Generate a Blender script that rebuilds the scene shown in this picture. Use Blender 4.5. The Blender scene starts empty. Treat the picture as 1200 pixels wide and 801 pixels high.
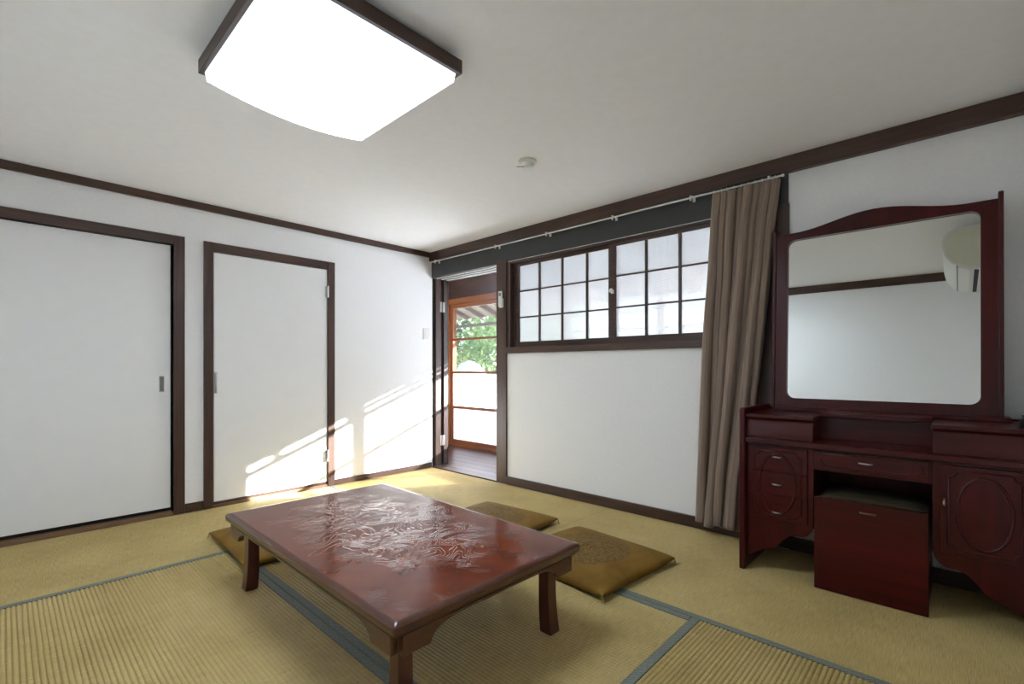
import bpy, bmesh, math, random
from mathutils import Vector, Matrix
random.seed(7)
scn = bpy.context.scene
COL = scn.collection

# ------------------------------------------------------------------ camera
# room corner (doors wall / window wall) is the origin; x<0, y<0 is the room
TH = math.atan2(525.4, 559.5)
cd = bpy.data.cameras.new('camera')
cd.sensor_width = 36.0
cd.lens = 36.0 * 559.5 / 1200.0
cd.shift_y = 31.0 / 1200.0
cd.clip_start = 0.02
cam = bpy.data.objects.new('camera', cd)
COL.objects.link(cam)
cam.location = (-2.900, -3.805, 0.97)
cam.rotation_euler = (math.radians(90), 0, TH - math.radians(90))
scn.camera = cam

# ------------------------------------------------------------------ world, sun, exposure
wd = bpy.data.worlds.new('sky')
scn.world = wd
wd.use_nodes = True
wn = wd.node_tree
bg = wn.nodes['Background']
# hazy winter sky: pale at the horizon, bluer overhead
tcw = wn.nodes.new('ShaderNodeTexCoord')
sep = wn.nodes.new('ShaderNodeSeparateXYZ')
rmp = wn.nodes.new('ShaderNodeValToRGB')
rmp.color_ramp.elements[0].position = 0.0
rmp.color_ramp.elements[0].color = (0.80, 0.89, 1.0, 1)
rmp.color_ramp.elements[1].position = 0.9
rmp.color_ramp.elements[1].color = (0.36, 0.58, 1.0, 1)
wn.links.new(tcw.outputs['Generated'], sep.inputs[0])
wn.links.new(sep.outputs[2], rmp.inputs[0])
wn.links.new(rmp.outputs[0], bg.inputs[0])
bg.inputs[1].default_value = 4.0

SUN_DIR = Vector((-1.96, 1.0, -0.784)).normalized()
sl = bpy.data.lights.new('sun', 'SUN')
sl.energy = 54.0
sl.angle = math.radians(0.6)
sl.color = (0.97, 0.97, 1.0)
so = bpy.data.objects.new('sun', sl)
COL.objects.link(so)
so.rotation_euler = SUN_DIR.to_track_quat('-Z', 'Y').to_euler()
so.location = (8, -4, 5)

LAMP_EMIT = 9.8
scn.view_settings.view_transform = 'Standard'
scn.view_settings.look = 'None'
scn.view_settings.gamma = 1.0
scn.view_settings.use_curve_mapping = False
scn.view_settings.exposure = 0.95
scn.cycles.use_denoising = True
scn.cycles.max_bounces = 10
scn.cycles.diffuse_bounces = 6
scn.cycles.glossy_bounces = 5
scn.cycles.transmission_bounces = 8
scn.cycles.transparent_max_bounces = 12
scn.cycles.sample_clamp_indirect = 6.0

# ------------------------------------------------------------------ material helpers
MATS = {}
def new_mat(name):
    m = bpy.data.materials.new(name)
    m.use_nodes = True
    nt = m.node_tree
    b = nt.nodes['Principled BSDF']
    return m, nt, b
def N(nt, t, **kw):
    n = nt.nodes.new(t)
    for k, v in kw.items():
        if k in n.inputs:
            n.inputs[k].default_value = v
        else:
            setattr(n, k, v)
    return n
def coords(nt, scale=(1, 1, 1), kind='Object', loc=(0, 0, 0)):
    tc = nt.nodes.new('ShaderNodeTexCoord')
    mp = nt.nodes.new('ShaderNodeMapping')
    mp.inputs['Scale'].default_value = scale
    mp.inputs['Location'].default_value = loc
    nt.links.new(tc.outputs[kind], mp.inputs[0])
    return mp.outputs[0]
def ramp(nt, fac, stops):
    r = nt.nodes.new('ShaderNodeValToRGB')
    while len(r.color_ramp.elements) < len(stops):
        r.color_ramp.elements.new(0.5)
    for e, (p, c) in zip(r.color_ramp.elements, stops):
        e.position = p
        e.color = (*c, 1) if len(c) == 3 else c
    nt.links.new(fac, r.inputs[0])
    return r.outputs[0]
def bump(nt, b, h, strength=0.2, dist=0.01):
    bp = nt.nodes.new('ShaderNodeBump')
    bp.inputs['Strength'].default_value = strength
    bp.inputs['Distance'].default_value = dist
    nt.links.new(h, bp.inputs['Height'])
    nt.links.new(bp.outputs[0], b.inputs['Normal'])
    return bp
def mathn(nt, op, a, b=None, c=None):
    n = nt.nodes.new('ShaderNodeMath')
    n.operation = op
    for i, v in enumerate((a, b, c)):
        if v is None:
            continue
        if isinstance(v, (int, float)):
            n.inputs[i].default_value = v
        else:
            nt.links.new(v, n.inputs[i])
    return n.outputs[0]

def plain(name, col, rough=0.5, metal=0.0, spec=0.5, noise=0.0, nscale=30, coat=0.0, bumpy=0.0):
    m, nt, b = new_mat(name)
    b.inputs['Roughness'].default_value = rough
    b.inputs['Metallic'].default_value = metal
    b.inputs['Specular IOR Level'].default_value = spec
    b.inputs['Coat Weight'].default_value = coat
    b.inputs['Coat Roughness'].default_value = 0.08
    if noise or bumpy:
        nz = N(nt, 'ShaderNodeTexNoise', Scale=nscale, Detail=4.0)
        nt.links.new(coords(nt), nz.inputs['Vector'])
        d = [max(0, c * (1 - noise)) for c in col]
        e = [min(1, c * (1 + noise)) for c in col]
        nt.links.new(ramp(nt, nz.outputs[0], [(0.3, d), (0.7, e)]), b.inputs['Base Color'])
        if bumpy:
            bump(nt, b, nz.outputs[0], bumpy, 0.002)
    else:
        b.inputs['Base Color'].default_value = (*col, 1)
    MATS[name] = m
    return m

def wood(name, dark, light, axis, rough=0.4, coat=0.0, bumps=0.08, fine=60, spec=0.5):
    m, nt, b = new_mat(name)
    s = [fine, fine, fine]
    s[axis] = fine * 0.05
    nz = N(nt, 'ShaderNodeTexNoise', Scale=1.0, Detail=5.0, Roughness=0.6)
    nt.links.new(coords(nt, s), nz.inputs['Vector'])
    s2 = [7, 7, 7]
    s2[axis] = 0.9
    n2 = N(nt, 'ShaderNodeTexNoise', Scale=1.0, Detail=3.0)
    nt.links.new(coords(nt, s2), n2.inputs['Vector'])
    mx = mathn(nt, 'MULTIPLY_ADD', nz.outputs[0], 0.55, mathn(nt, 'MULTIPLY', n2.outputs[0], 0.45))
    nt.links.new(ramp(nt, mx, [(0.34, dark), (0.66, light)]), b.inputs['Base Color'])
    b.inputs['Roughness'].default_value = rough
    b.inputs['Coat Weight'].default_value = coat
    b.inputs['Coat Roughness'].default_value = 0.1
    bump(nt, b, nz.outputs[0], bumps, 0.002)
    b.inputs['Specular IOR Level'].default_value = spec
    MATS[name] = m
    return m

for ax, nm in enumerate('xyz'):
    wood('darkwood_' + nm, (0.030, 0.0145, 0.010), (0.085, 0.042, 0.028), ax, 0.42)
    wood('orangewood_' + nm, (0.15, 0.045, 0.014), (0.30, 0.10, 0.03), ax, 0.35)
    wood('mahogany_' + nm, (0.026, 0.0014, 0.0016), (0.074, 0.0040, 0.0040), ax, 0.28, 0.10, 0.03, 40, 0.3)
    wood('greywood_' + nm, (0.10, 0.075, 0.06), (0.22, 0.17, 0.14), ax, 0.7)
wood('plankwood', (0.030, 0.010, 0.008), (0.085, 0.032, 0.024), 1, 0.33, 0.0)
wood('thresholdwood', (0.14, 0.075, 0.04), (0.24, 0.14, 0.075), 0, 0.5)
plain('plaster', (0.89, 0.89, 0.89), 0.85, spec=0.2, noise=0.02, nscale=60, bumpy=0.06)
plain('ceiling_paper', (0.89, 0.89, 0.89), 0.9, spec=0.15, noise=0.015, nscale=25, bumpy=0.04)
plain('door_paper', (0.88, 0.88, 0.88), 0.6, spec=0.3, noise=0.01, nscale=12)
plain('charcoal', (0.036, 0.036, 0.037), 0.6, noise=0.1, nscale=8)
plain('black', (0.010, 0.009, 0.009), 0.6)
plain('white_metal', (0.72, 0.72, 0.70), 0.35, spec=0.5)
plain('white_plastic', (0.80, 0.80, 0.77), 0.35)
plain('ivory_plastic', (0.74, 0.74, 0.60), 0.4)
plain('grey_plastic', (0.20, 0.21, 0.21), 0.4)
plain('steel', (0.62, 0.62, 0.60), 0.28, metal=1.0)
plain('brass', (0.55, 0.42, 0.22), 0.30, metal=1.0)
plain('pewter', (0.50, 0.47, 0.42), 0.32, metal=1.0)
plain('mirror_silver', (0.80, 0.82, 0.81), 0.0, metal=1.0)
plain('seat_velour', (0.045, 0.032, 0.010), 0.9, noise=0.15, nscale=60)
plain('slot_gold', (0.16, 0.09, 0.04), 0.4, metal=0.4)
plain('gravel', (0.62, 0.61, 0.60), 0.95, noise=0.35, nscale=45, bumpy=0.5)
plain('boulder', (0.55, 0.60, 0.66), 0.8, noise=0.12, nscale=6, bumpy=0.3)
plain('bark', (0.09, 0.065, 0.045), 0.9, noise=0.4, nscale=20, bumpy=0.5)
plain('roof_board', (0.30, 0.24, 0.19), 0.8, noise=0.2, nscale=10)
plain('cotton_thread', (0.36, 0.27, 0.07), 0.9)
plain('lamp_ribbed_base', (0.7, 0.7, 0.7), 0.6)

def tatami_mat(name, axis):
    m, nt, b = new_mat(name)
    # rush stalks run across the ridges: fine streaks; large soft wear
    s = [16, 16, 16]
    s[1 - axis] = 16          # along the stalks
    s[axis] = 420             # across the stalks (fine)
    nz = N(nt, 'ShaderNodeTexNoise', Scale=1.0, Detail=2.0)
    nt.links.new(coords(nt, s), nz.inputs['Vector'])
    n2 = N(nt, 'ShaderNodeTexNoise', Scale=2.2, Detail=4.0)
    nt.links.new(coords(nt), n2.inputs['Vector'])
    mx = mathn(nt, 'MULTIPLY_ADD', nz.outputs[0], 0.6, mathn(nt, 'MULTIPLY', n2.outputs[0], 0.4))
    nt.links.new(ramp(nt, mx, [(0.33, (0.33, 0.235, 0.080)), (0.52, (0.46, 0.345, 0.135)), (0.70, (0.56, 0.44, 0.20))]), b.inputs['Base Color'])
    b.inputs['Roughness'].default_value = 0.62
    b.inputs['Specular IOR Level'].default_value = 0.35
    bump(nt, b, nz.outputs[0], 0.25, 0.001)
    MATS[name] = m
tatami_mat('tatami_x', 0)
tatami_mat('tatami_y', 1)

def heri():
    m, nt, b = new_mat('heri_cloth')
    w1 = N(nt, 'ShaderNodeTexWave', Scale=55.0, Distortion=0.0)
    w1.bands_direction = 'DIAGONAL'
    nt.links.new(coords(nt), w1.inputs['Vector'])
    ck = N(nt, 'ShaderNodeTexNoise', Scale=160.0, Detail=2.0)
    nt.links.new(coords(nt), ck.inputs['Vector'])
    mx = mathn(nt, 'MULTIPLY_ADD', w1.outputs[0], 0.35, mathn(nt, 'MULTIPLY', ck.outputs[0], 0.65))
    nt.links.new(ramp(nt, mx, [(0.25, (0.095, 0.108, 0.088)), (0.75, (0.225, 0.24, 0.20))]), b.inputs['Base Color'])
    b.inputs['Roughness'].default_value = 0.8
    bump(nt, b, mx, 0.3, 0.001)
    MATS['heri_cloth'] = m
heri()

def lacquer():
    m, nt, b = new_mat('lacquer_top')
    v = coords(nt, (1, 1, 1))
    n1 = N(nt, 'ShaderNodeTexNoise', Scale=5.0, Detail=5.0, Roughness=0.6)
    nt.links.new(v, n1.inputs['Vector'])
    nt.links.new(ramp(nt, n1.outputs[0], [(0.3, (0.085, 0.015, 0.006)), (0.5, (0.13, 0.024, 0.008)), (0.72, (0.185, 0.038, 0.012))]), b.inputs['Base Color'])
    # carved flowing contour lines over the middle of the top
    n2 = N(nt, 'ShaderNodeTexNoise', Scale=7.5, Detail=1.0, Distortion=1.0)
    nt.links.new(v, n2.inputs['Vector'])
    sn = mathn(nt, 'SINE', mathn(nt, 'MULTIPLY', n2.outputs[0], 60.0))
    sh = mathn(nt, 'POWER', mathn(nt, 'SUBTRACT', 1.0, mathn(nt, 'ABSOLUTE', sn)), 5.0)
    g = N(nt, 'ShaderNodeTexGradient')
    g.gradient_type = 'SPHERICAL'
    nt.links.new(coords(nt, (2.9, 1.65, 0.0), loc=(0.0, -0.05, 0.0)), g.inputs[0])
    n3 = N(nt, 'ShaderNodeTexNoise', Scale=7.0, Detail=2.0)
    nt.links.new(v, n3.inputs['Vector'])
    gm = mathn(nt, 'ADD', g.outputs[1], mathn(nt, 'MULTIPLY', mathn(nt, 'SUBTRACT', n3.outputs[0], 0.5), 0.9))
    mk = nt.nodes.new('ShaderNodeMapRange')
    mk.inputs['From Min'].default_value = 0.02
    mk.inputs['From Max'].default_value = 0.45
    nt.links.new(gm, mk.inputs[0])
    h = mathn(nt, 'MULTIPLY', sh, mk.outputs[0])
    b.inputs['Roughness'].default_value = 0.15
    b.inputs['Coat Weight'].default_value = 0.0
    b.inputs['Specular IOR Level'].default_value = 0.38
    bp = bump(nt, b, h, 0.7, 0.0010)
    nt.links.new(bp.outputs[0], b.inputs['Coat Normal'])
    MATS['lacquer_top'] = m
lacquer()
wood('lacquer_side', (0.045, 0.012, 0.006), (0.10, 0.030, 0.012), 1, 0.28, 0.4, 0.03, 30)
wood('lacquer_leg', (0.045, 0.008, 0.005), (0.095, 0.019, 0.010), 2, 0.28, 0.4, 0.03, 30)

def velvet():
    m, nt, b = new_mat('zabuton_velvet')
    n1 = N(nt, 'ShaderNodeTexNoise', Scale=9.0, Detail=4.0)
    nt.links.new(coords(nt), n1.inputs['Vector'])
    g = N(nt, 'ShaderNodeTexGradient')
    g.gradient_type = 'SPHERICAL'
    nt.links.new(coords(nt, (4.6, 4.6, 0.0)), g.inputs[0])
    n2 = N(nt, 'ShaderNodeTexNoise', Scale=70.0, Detail=3.0)
    nt.links.new(coords(nt), n2.inputs['Vector'])
    base = ramp(nt, n1.outputs[0], [(0.3, (0.145, 0.074, 0.010)), (0.7, (0.235, 0.130, 0.020))])
    worn = ramp(nt, n2.outputs[0], [(0.35, (0.085, 0.042, 0.010)), (0.62, (0.20, 0.120, 0.035))])
    mk = nt.nodes.new('ShaderNodeMapRange')
    mk.inputs['From Min'].default_value = 0.02
    mk.inputs['From Max'].default_value = 0.10
    mk.inputs['To Max'].default_value = 0.75
    nt.links.new(mathn(nt, 'ADD', g.outputs[1], mathn(nt, 'MULTIPLY', mathn(nt, 'SUBTRACT', n1.outputs[0], 0.5), 0.25)), mk.inputs[0])
    mx = nt.nodes.new('ShaderNodeMix')
    mx.data_type = 'RGBA'
    nt.links.new(mk.outputs[0], mx.inputs[0])
    nt.links.new(base, mx.inputs[6])
    nt.links.new(worn, mx.inputs[7])
    nt.links.new(mx.outputs[2], b.inputs['Base Color'])
    b.inputs['Roughness'].default_value = 0.8
    b.inputs['Sheen Weight'].default_value = 0.06
    b.inputs['Specular IOR Level'].default_value = 0.2
    b.inputs['Sheen Roughness'].default_value = 0.35
    b.inputs['Sheen Tint'].default_value = (0.8, 0.6, 0.25, 1)
    bump(nt, b, n2.outputs[0], 0.25, 0.003)
    MATS['zabuton_velvet'] = m
velvet()

def curtain_cloth():
    m, nt, b = new_mat('curtain_cloth')
    uv = nt.nodes.new('ShaderNodeUVMap')
    mp = nt.nodes.new('ShaderNodeMapping')
    mp.inputs['Scale'].default_value = (1, 1, 1)
    nt.links.new(uv.outputs[0], mp.inputs[0])
    w = N(nt, 'ShaderNodeTexWave', Scale=9.0, Distortion=0.0)
    w.bands_direction = 'X'
    nt.links.new(mp.outputs[0], w.inputs['Vector'])
    nz = N(nt, 'ShaderNodeTexNoise', Scale=180.0, Detail=2.0)
    nt.links.new(mp.outputs[0], nz.inputs['Vector'])
    mx = mathn(nt, 'MULTIPLY_ADD', w.outputs[0], 0.3, mathn(nt, 'MULTIPLY', nz.outputs[0], 0.7))
    nt.links.new(ramp(nt, mx, [(0.2, (0.21, 0.150, 0.112)), (0.8, (0.285, 0.212, 0.165))]), b.inputs['Base Color'])
    b.inputs['Roughness'].default_value = 2.0
    b.inputs['Sheen Weight'].default_value = 0.3
    bump(nt, b, nz.outputs[0], 0.15, 0.001)
    MATS['curtain_cloth'] = m
curtain_cloth()

def glass_mat(name, kind, through=0.5, white=0.5):
    m = bpy.data.materials.new(name)
    m.use_nodes = True
    nt = m.node_tree
    for n in list(nt.nodes):
        if n.type != 'OUTPUT_MATERIAL':
            nt.nodes.remove(n)
    out = [n for n in nt.nodes if n.type == 'OUTPUT_MATERIAL'][0]
    tr = N(nt, 'ShaderNodeBsdfTransparent')
    gl = N(nt, 'ShaderNodeBsdfGlossy', Roughness=0.03 if kind != 'pattern' else 0.12)
    mix = nt.nodes.new('ShaderNodeMixShader')
    if kind == 'clear':
        tr.inputs[0].default_value = (0.93, 0.96, 0.95, 1)
        fr = N(nt, 'ShaderNodeFresnel', IOR=1.45)
        nt.links.new(mathn(nt, 'MULTIPLY', fr.outputs[0], 0.7), mix.inputs[0])
        nt.links.new(tr.outputs[0], mix.inputs[1])
        nt.links.new(gl.outputs[0], mix.inputs[2])
    else:
        tl = N(nt, 'ShaderNodeBsdfTranslucent')
        tl.inputs[0].default_value = (white, white * 1.03, white * 1.07, 1) if kind == 'frost' else (0.66, 0.66, 0.66, 1)
        m2 = nt.nodes.new('ShaderNodeMixShader')
        m2.inputs[0].default_value = through if kind == 'frost' else 0.5
        nt.links.new(tl.outputs[0], m2.inputs[1])
        if kind == 'frost':
            nt.links.new(tr.outputs[0], m2.inputs[2])
        else:
            rf = N(nt, 'ShaderNodeBsdfRefraction', Roughness=0.42, IOR=1.06)
            rf.inputs[0].default_value = (0.66, 0.66, 0.65, 1)
            nt.links.new(rf.outputs[0], m2.inputs[2])
        mix.inputs[0].default_value = 0.05
        nt.links.new(m2.outputs[0], mix.inputs[1])
        nt.links.new(gl.outputs[0], mix.inputs[2])
        if kind == 'pattern':
            vo = N(nt, 'ShaderNodeTexWave', Scale=38.0, Distortion=1.5)
            vo.bands_direction = 'Z'
            nt.links.new(coords(nt), vo.inputs['Vector'])
            v2 = N(nt, 'ShaderNodeTexWave', Scale=30.0, Distortion=1.0)
            v2.bands_direction = 'Y'
            nt.links.new(coords(nt), v2.inputs['Vector'])
            hh = mathn(nt, 'ADD', vo.outputs[0], v2.outputs[0])
            bp = nt.nodes.new('ShaderNodeBump')
            bp.inputs['Strength'].default_value = 0.5
            bp.inputs['Distance'].default_value = 0.004
            nt.links.new(hh, bp.inputs['Height'])
            nt.links.new(bp.outputs[0], gl.inputs['Normal'])
            nt.links.new(bp.outputs[0], tl.inputs['Normal'])
    nt.links.new(mix.outputs[0], out.inputs[0])
    MATS[name] = m
glass_mat('clear_glass', 'clear')
glass_mat('frosted_glass', 'frost', 0.55, 0.40)
glass_mat('frosted_glass_dense', 'frost', 0.06, 0.20)
glass_mat('pattern_glass', 'pattern')

def lamp_mat(name, power):
    m, nt, b = new_mat(name)
    b.inputs['Base Color'].default_value = (0.8, 0.8, 0.78, 1)
    b.inputs['Roughness'].default_value = 0.4
    b.inputs['Emission Color'].default_value = (0.74, 0.87, 1.0, 1)
    b.inputs['Emission Strength'].default_value = power
    MATS[name] = m
lamp_mat('lamp_diffuser', LAMP_EMIT)
lamp_mat('lamp_diffuser_side', LAMP_EMIT * 0.10)

def leaf_mat(name, c0, c1):
    m, nt, b = new_mat(name)
    nz = N(nt, 'ShaderNodeTexNoise', Scale=2.5, Detail=3.0)
    nt.links.new(coords(nt), nz.inputs['Vector'])
    nt.links.new(ramp(nt, nz.outputs[0], [(0.35, c0), (0.65, c1)]), b.inputs['Base Color'])
    b.inputs['Roughness'].default_value = 0.45
    b.inputs['Transmission Weight'].default_value = 0.0
    MATS[name] = m
leaf_mat('leaf_dark', (0.07, 0.12, 0.045), (0.15, 0.23, 0.08))
leaf_mat('leaf_light', (0.16, 0.24, 0.08), (0.32, 0.40, 0.17))

# ------------------------------------------------------------------ mesh helpers
class MB:
    def __init__(s):
        s.v = []; s.f = []; s.uv = None
    def add(s, vs, fs):
        o = len(s.v)
        s.v += [tuple(p) for p in vs]
        s.f += [tuple(i + o for i in f) for f in fs]
        return s
    def box(s, x0, x1, y0, y1, z0, z1):
        x0, x1 = sorted((x0, x1)); y0, y1 = sorted((y0, y1)); z0, z1 = sorted((z0, z1))
        vs = [(x0, y0, z0), (x1, y0, z0), (x1, y1, z0), (x0, y1, z0), (x0, y0, z1), (x1, y0, z1), (x1, y1, z1), (x0, y1, z1)]
        return s.add(vs, [(0, 3, 2, 1), (4, 5, 6, 7), (0, 1, 5, 4), (1, 2, 6, 5), (2, 3, 7, 6), (3, 0, 4, 7)])
    def prism(s, pts, axis, a0, a1):
        """pts: 2-D outline in the two other axes (in axis order), extruded along axis"""
        def mk(p, a):
            q = list(p); q.insert(axis, a); return tuple(q)
        n = len(pts)
        vs = [mk(p, a0) for p in pts] + [mk(p, a1) for p in pts]
        fs = [tuple(range(n))[::-1], tuple(range(n, 2 * n))]
        fs += [(i, (i + 1) % n, n + (i + 1) % n, n + i) for i in range(n)]
        return s.add(vs, fs)
    def ring(s, outer, inner, axis, a0, a1):
        def mk(p, a):
            q = list(p); q.insert(axis, a); return tuple(q)
        n = len(outer)
        vs = [mk(p, a0) for p in outer] + [mk(p, a0) for p in inner] + [mk(p, a1) for p in outer] + [mk(p, a1) for p in inner]
        fs = []
        for i in range(n):
            j = (i + 1) % n
            fs += [(i, j, n + j, n + i), (2 * n + i, 3 * n + i, 3 * n + j, 2 * n + j), (i, 2 * n + i, 2 * n + j, j), (n + i, n + j, 3 * n + j, 3 * n + i)]
        return s.add(vs, fs)
    def tube(s, path, r, closed=False, seg=8, flat=None):
        P = [Vector(p) for p in path]
        n = len(P)
        rings = []
        up = None
        for i in range(n):
            a = P[(i - 1) % n] if closed or i > 0 else P[i]
            c = P[(i + 1) % n] if closed or i < n - 1 else P[i]
            t = (c - a).normalized()
            if up is None:
                up = Vector((0, 0, 1)) if abs(t.z) < 0.9 else Vector((1, 0, 0))
                if flat is not None:
                    up = Vector(flat)
            if flat is not None:
                up = Vector(flat)
            u = t.cross(up).normalized()
            w = u.cross(t).normalized()
            if flat is None:
                up = w
            rr = r[i] if isinstance(r, (list, tuple)) else r
            rings.append([P[i] + (u * math.cos(2 * math.pi * k / seg) + w * math.sin(2 * math.pi * k / seg)) * rr for k in range(seg)])
        vs = [p for ring in rings for p in ring]
        fs = []
        m = n if closed else n - 1
        for i in range(m):
            j = (i + 1) % n
            for k in range(seg):
                l = (k + 1) % seg
                fs.append((i * seg + k, i * seg + l, j * seg + l, j * seg + k))
        if not closed:
            fs += [tuple(range(seg))[::-1], tuple((n - 1) * seg + k for k in range(seg))]
        return s.add(vs, fs)
    def lathe(s, prof, c, axis=2, seg=24):
        """prof: (radius, height) pairs around an axis through c"""
        vs = []
        for r, h in prof:
            for k in range(seg):
                a = 2 * math.pi * k / seg
                q = [r * math.cos(a), r * math.sin(a)]
                q.insert(axis, h)
                vs.append((q[0] + c[0], q[1] + c[1], q[2] + c[2]))
        fs = []
        for i in range(len(prof) - 1):
            for k in range(seg):
                l = (k + 1) % seg
                fs.append((i * seg + k, i * seg + l, (i + 1) * seg + l, (i + 1) * seg + k))
        fs += [tuple(range(seg))[::-1], tuple((len(prof) - 1) * seg + k for k in range(seg))]
        return s.add(vs, fs)
    def grid(s, fn, nu, nv):
        vs = [fn(i / nu, j / nv) for j in range(nv + 1) for i in range(nu + 1)]
        fs = [(j * (nu + 1) + i, j * (nu + 1) + i + 1, (j + 1) * (nu + 1) + i + 1, (j + 1) * (nu + 1) + i) for j in range(nv) for i in range(nu)]
        return s.add(vs, fs)
    def build(s, name, mat, parent=None, bevel=0.0, smooth=False, local=None, recalc=True, label=None, seg=2):
        me = bpy.data.meshes.new(name)
        me.from_pydata(s.v, [], s.f)
        if recalc:
            bm = bmesh.new()
            bm.from_mesh(me)
            bmesh.ops.recalc_face_normals(bm, faces=bm.faces)
            bm.to_mesh(me)
            bm.free()
        me.materials.append(MATS[mat])
        if smooth:
            me.polygons.foreach_set('use_smooth', [True] * len(me.polygons))
        o = bpy.data.objects.new(name, me)
        COL.objects.link(o)
        if parent is not None:
            attach(o, parent)
        if bevel:
            md = o.modifiers.new('bevel', 'BEVEL')
            md.width = bevel
            md.segments = seg
            md.limit_method = 'ANGLE'
            md.angle_limit = math.radians(40)
            me.polygons.foreach_set('use_smooth', [True] * len(me.polygons))
            md.harden_normals = True
        if smooth == 'auto':
            me.set_sharp_from_angle(angle=math.radians(40))
        if label:
            o['label'] = label
        return o
def attach(o, parent):
    """child mesh is written in world coordinates; parents carry translation only"""
    o.parent = parent
    o.matrix_parent_inverse = Matrix.Translation(-Vector(parent.get('_at', (0, 0, 0))))
def empty(name, loc):
    e = bpy.data.objects.new(name, None)
    COL.objects.link(e)
    e.location = loc
    e.empty_display_size = 0.1
    e['_at'] = tuple(loc)
    return e
def tag(o, label, cat, group=None, kind=None):
    o['label'] = label
    o['category'] = cat
    if group:
        o['group'] = group
    if kind:
        o['kind'] = kind
    return o
def bx(name, mat, parent, x0, x1, y0, y1, z0, z1, bevel=0.0, label=None):
    return MB().box(x0, x1, y0, y1, z0, z1).build(name, mat, parent, bevel, label=label)

# ------------------------------------------------------------------ room shell
H = 2.105           # ceiling
XL, YF = -3.10, -4.045   # left wall, wall behind the camera
def wall_cells(mb, axis, t0, t1, a0, a1, b0, b1, holes):
    A = sorted({a0, a1, *[h[0] for h in holes], *[h[1] for h in holes]})
    B = sorted({b0, b1, *[h[2] for h in holes], *[h[3] for h in holes]})
    for i in range(len(A) - 1):
        run = None
        for j in range(len(B) - 1):
            am, bmid = (A[i] + A[i + 1]) / 2, (B[j] + B[j + 1]) / 2
            solid = not any(h[0] < am < h[1] and h[2] < bmid < h[3] for h in holes)
            if solid:
                if axis == 1:
                    mb.box(A[i], A[i + 1], t0, t1, B[j], B[j + 1])
                else:
                    mb.box(t0, t1, A[i], A[i + 1], B[j], B[j + 1])
D1 = (-3.04, -2.13, 0.0, 1.79)
D2 = (-1.900, -1.073, 0.0, 1.783)
mb = MB(); wall_cells(mb, 1, 0.0, 0.12, XL - 0.1, 0.0, -0.05, H, [D1, D2])
o = mb.build('wall_back', 'plaster')
tag(o, 'white plaster wall holding the two white doors', 'wall', kind='structure')
DW = (-0.91, 0.0, -0.05, 1.90)
WN = (-2.96, -1.03, 1.10, 1.86)
mb = MB(); wall_cells(mb, 0, 0.0, 0.10, YF - 0.1, 0.0, -0.05, H, [DW, WN])
o = mb.build('wall_right', 'plaster')
tag(o, 'white plaster wall with lattice window behind the dressing table', 'wall', kind='structure')
o = bx('wall_left', 'plaster', None, XL - 0.1, XL, YF - 0.1, 0.0, -0.05, H)
tag(o, 'white plaster wall seen in the mirror', 'wall', kind='structure')
o = bx('wall_front', 'plaster', None, XL, 0.0, YF - 0.1, YF, -0.05, H)
tag(o, 'white plaster wall carrying the air conditioner', 'wall', kind='structure')
o = bx('ceiling', 'ceiling_paper', None, XL - 0.1, 0.0, YF - 0.1, 0.12, H, H + 0.08)
tag(o, 'plain off-white papered ceiling of the room', 'ceiling', kind='structure')

# ------------------------------------------------------------------ tatami floor
floor = bx('floor', 'black', None, XL - 0.1, 0.0, YF - 0.1, 0.0, -0.06, -0.012)
tag(floor, 'straw tatami floor with grey-green cloth borders', 'floor', kind='structure')
def tatami(x0, x1, y0, y1, axis, borders):
    """axis: direction of the ridges (0 = x, 1 = y); borders: which long sides carry a cloth border (-1, 1)"""
    g = 0.0012
    x0 += g; x1 -= g; y0 += g; y1 -= g
    bw = 0.031
    c0, c1 = (y0, y1) if axis == 0 else (x0, x1)
    l0, l1 = (x0, x1) if axis == 0 else (y0, y1)
    n = int(round((c1 - c0) / 0.0150))
    prof = []
    for i in range(n):
        for k, h in ((0.0, -0.0055), (0.14, -0.0022), (0.34, -0.0003), (0.66, -0.0003), (0.86, -0.0022)):
            prof.append((c0 + (i + k) * (c1 - c0) / n, h))
    prof.append((c1, -0.0055))
    pts = [(c0, -0.012)] + prof + [(c1, -0.012)]
    vs, fs = [], []
    nl = 2
    for l in (l0, l1):
        for c, z in pts:
            vs.append((l, c, z) if axis == 0 else (c, l, z))
    m = len(pts)
    fs = [(i, i + 1, m + i + 1, m + i) for i in range(m - 1)] + [tuple(range(m)), tuple(range(m, 2 * m))]
    mat = MB().add(vs, fs).build('tatami_mat', 'tatami_x' if axis == 0 else 'tatami_y', floor, smooth='auto')
    for sd in borders:
        a0, a1 = (c0, c0 + bw) if sd < 0 else (c1 - bw, c1)
        p = [(a0, -0.010), (a0, 0.0004), (a0 + 0.002, 0.0016), (a1 - 0.002, 0.0016), (a1, 0.0004), (a1, -0.010)]
        b = MB()
        if axis == 0:
            b.prism(p, 0, l0, l1)
        else:
            b.prism([(q[0], q[1]) for q in p], 1, l0, l1)
        b.build('cloth_border', 'heri_cloth', mat)
XB, XC, YA, YS, YB, XW = -1.06, -2.06, -0.985, -2.022, -3.04, -3.06
tatami(XW, XB, YA, -0.012, 0, (-1,))
tatami(XB, -0.012, YS, -0.012, 1, (-1,))
tatami(XB, -0.012, YF + 0.006, YS, 1, (-1,))
tatami(XC, XB, YB, YA, 1, (-1, 1))
tatami(XW, XC, YB, YA, 1, (-1, 1))
tatami(XW, XB, YF + 0.006, YB, 0, (-1, 1))

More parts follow.
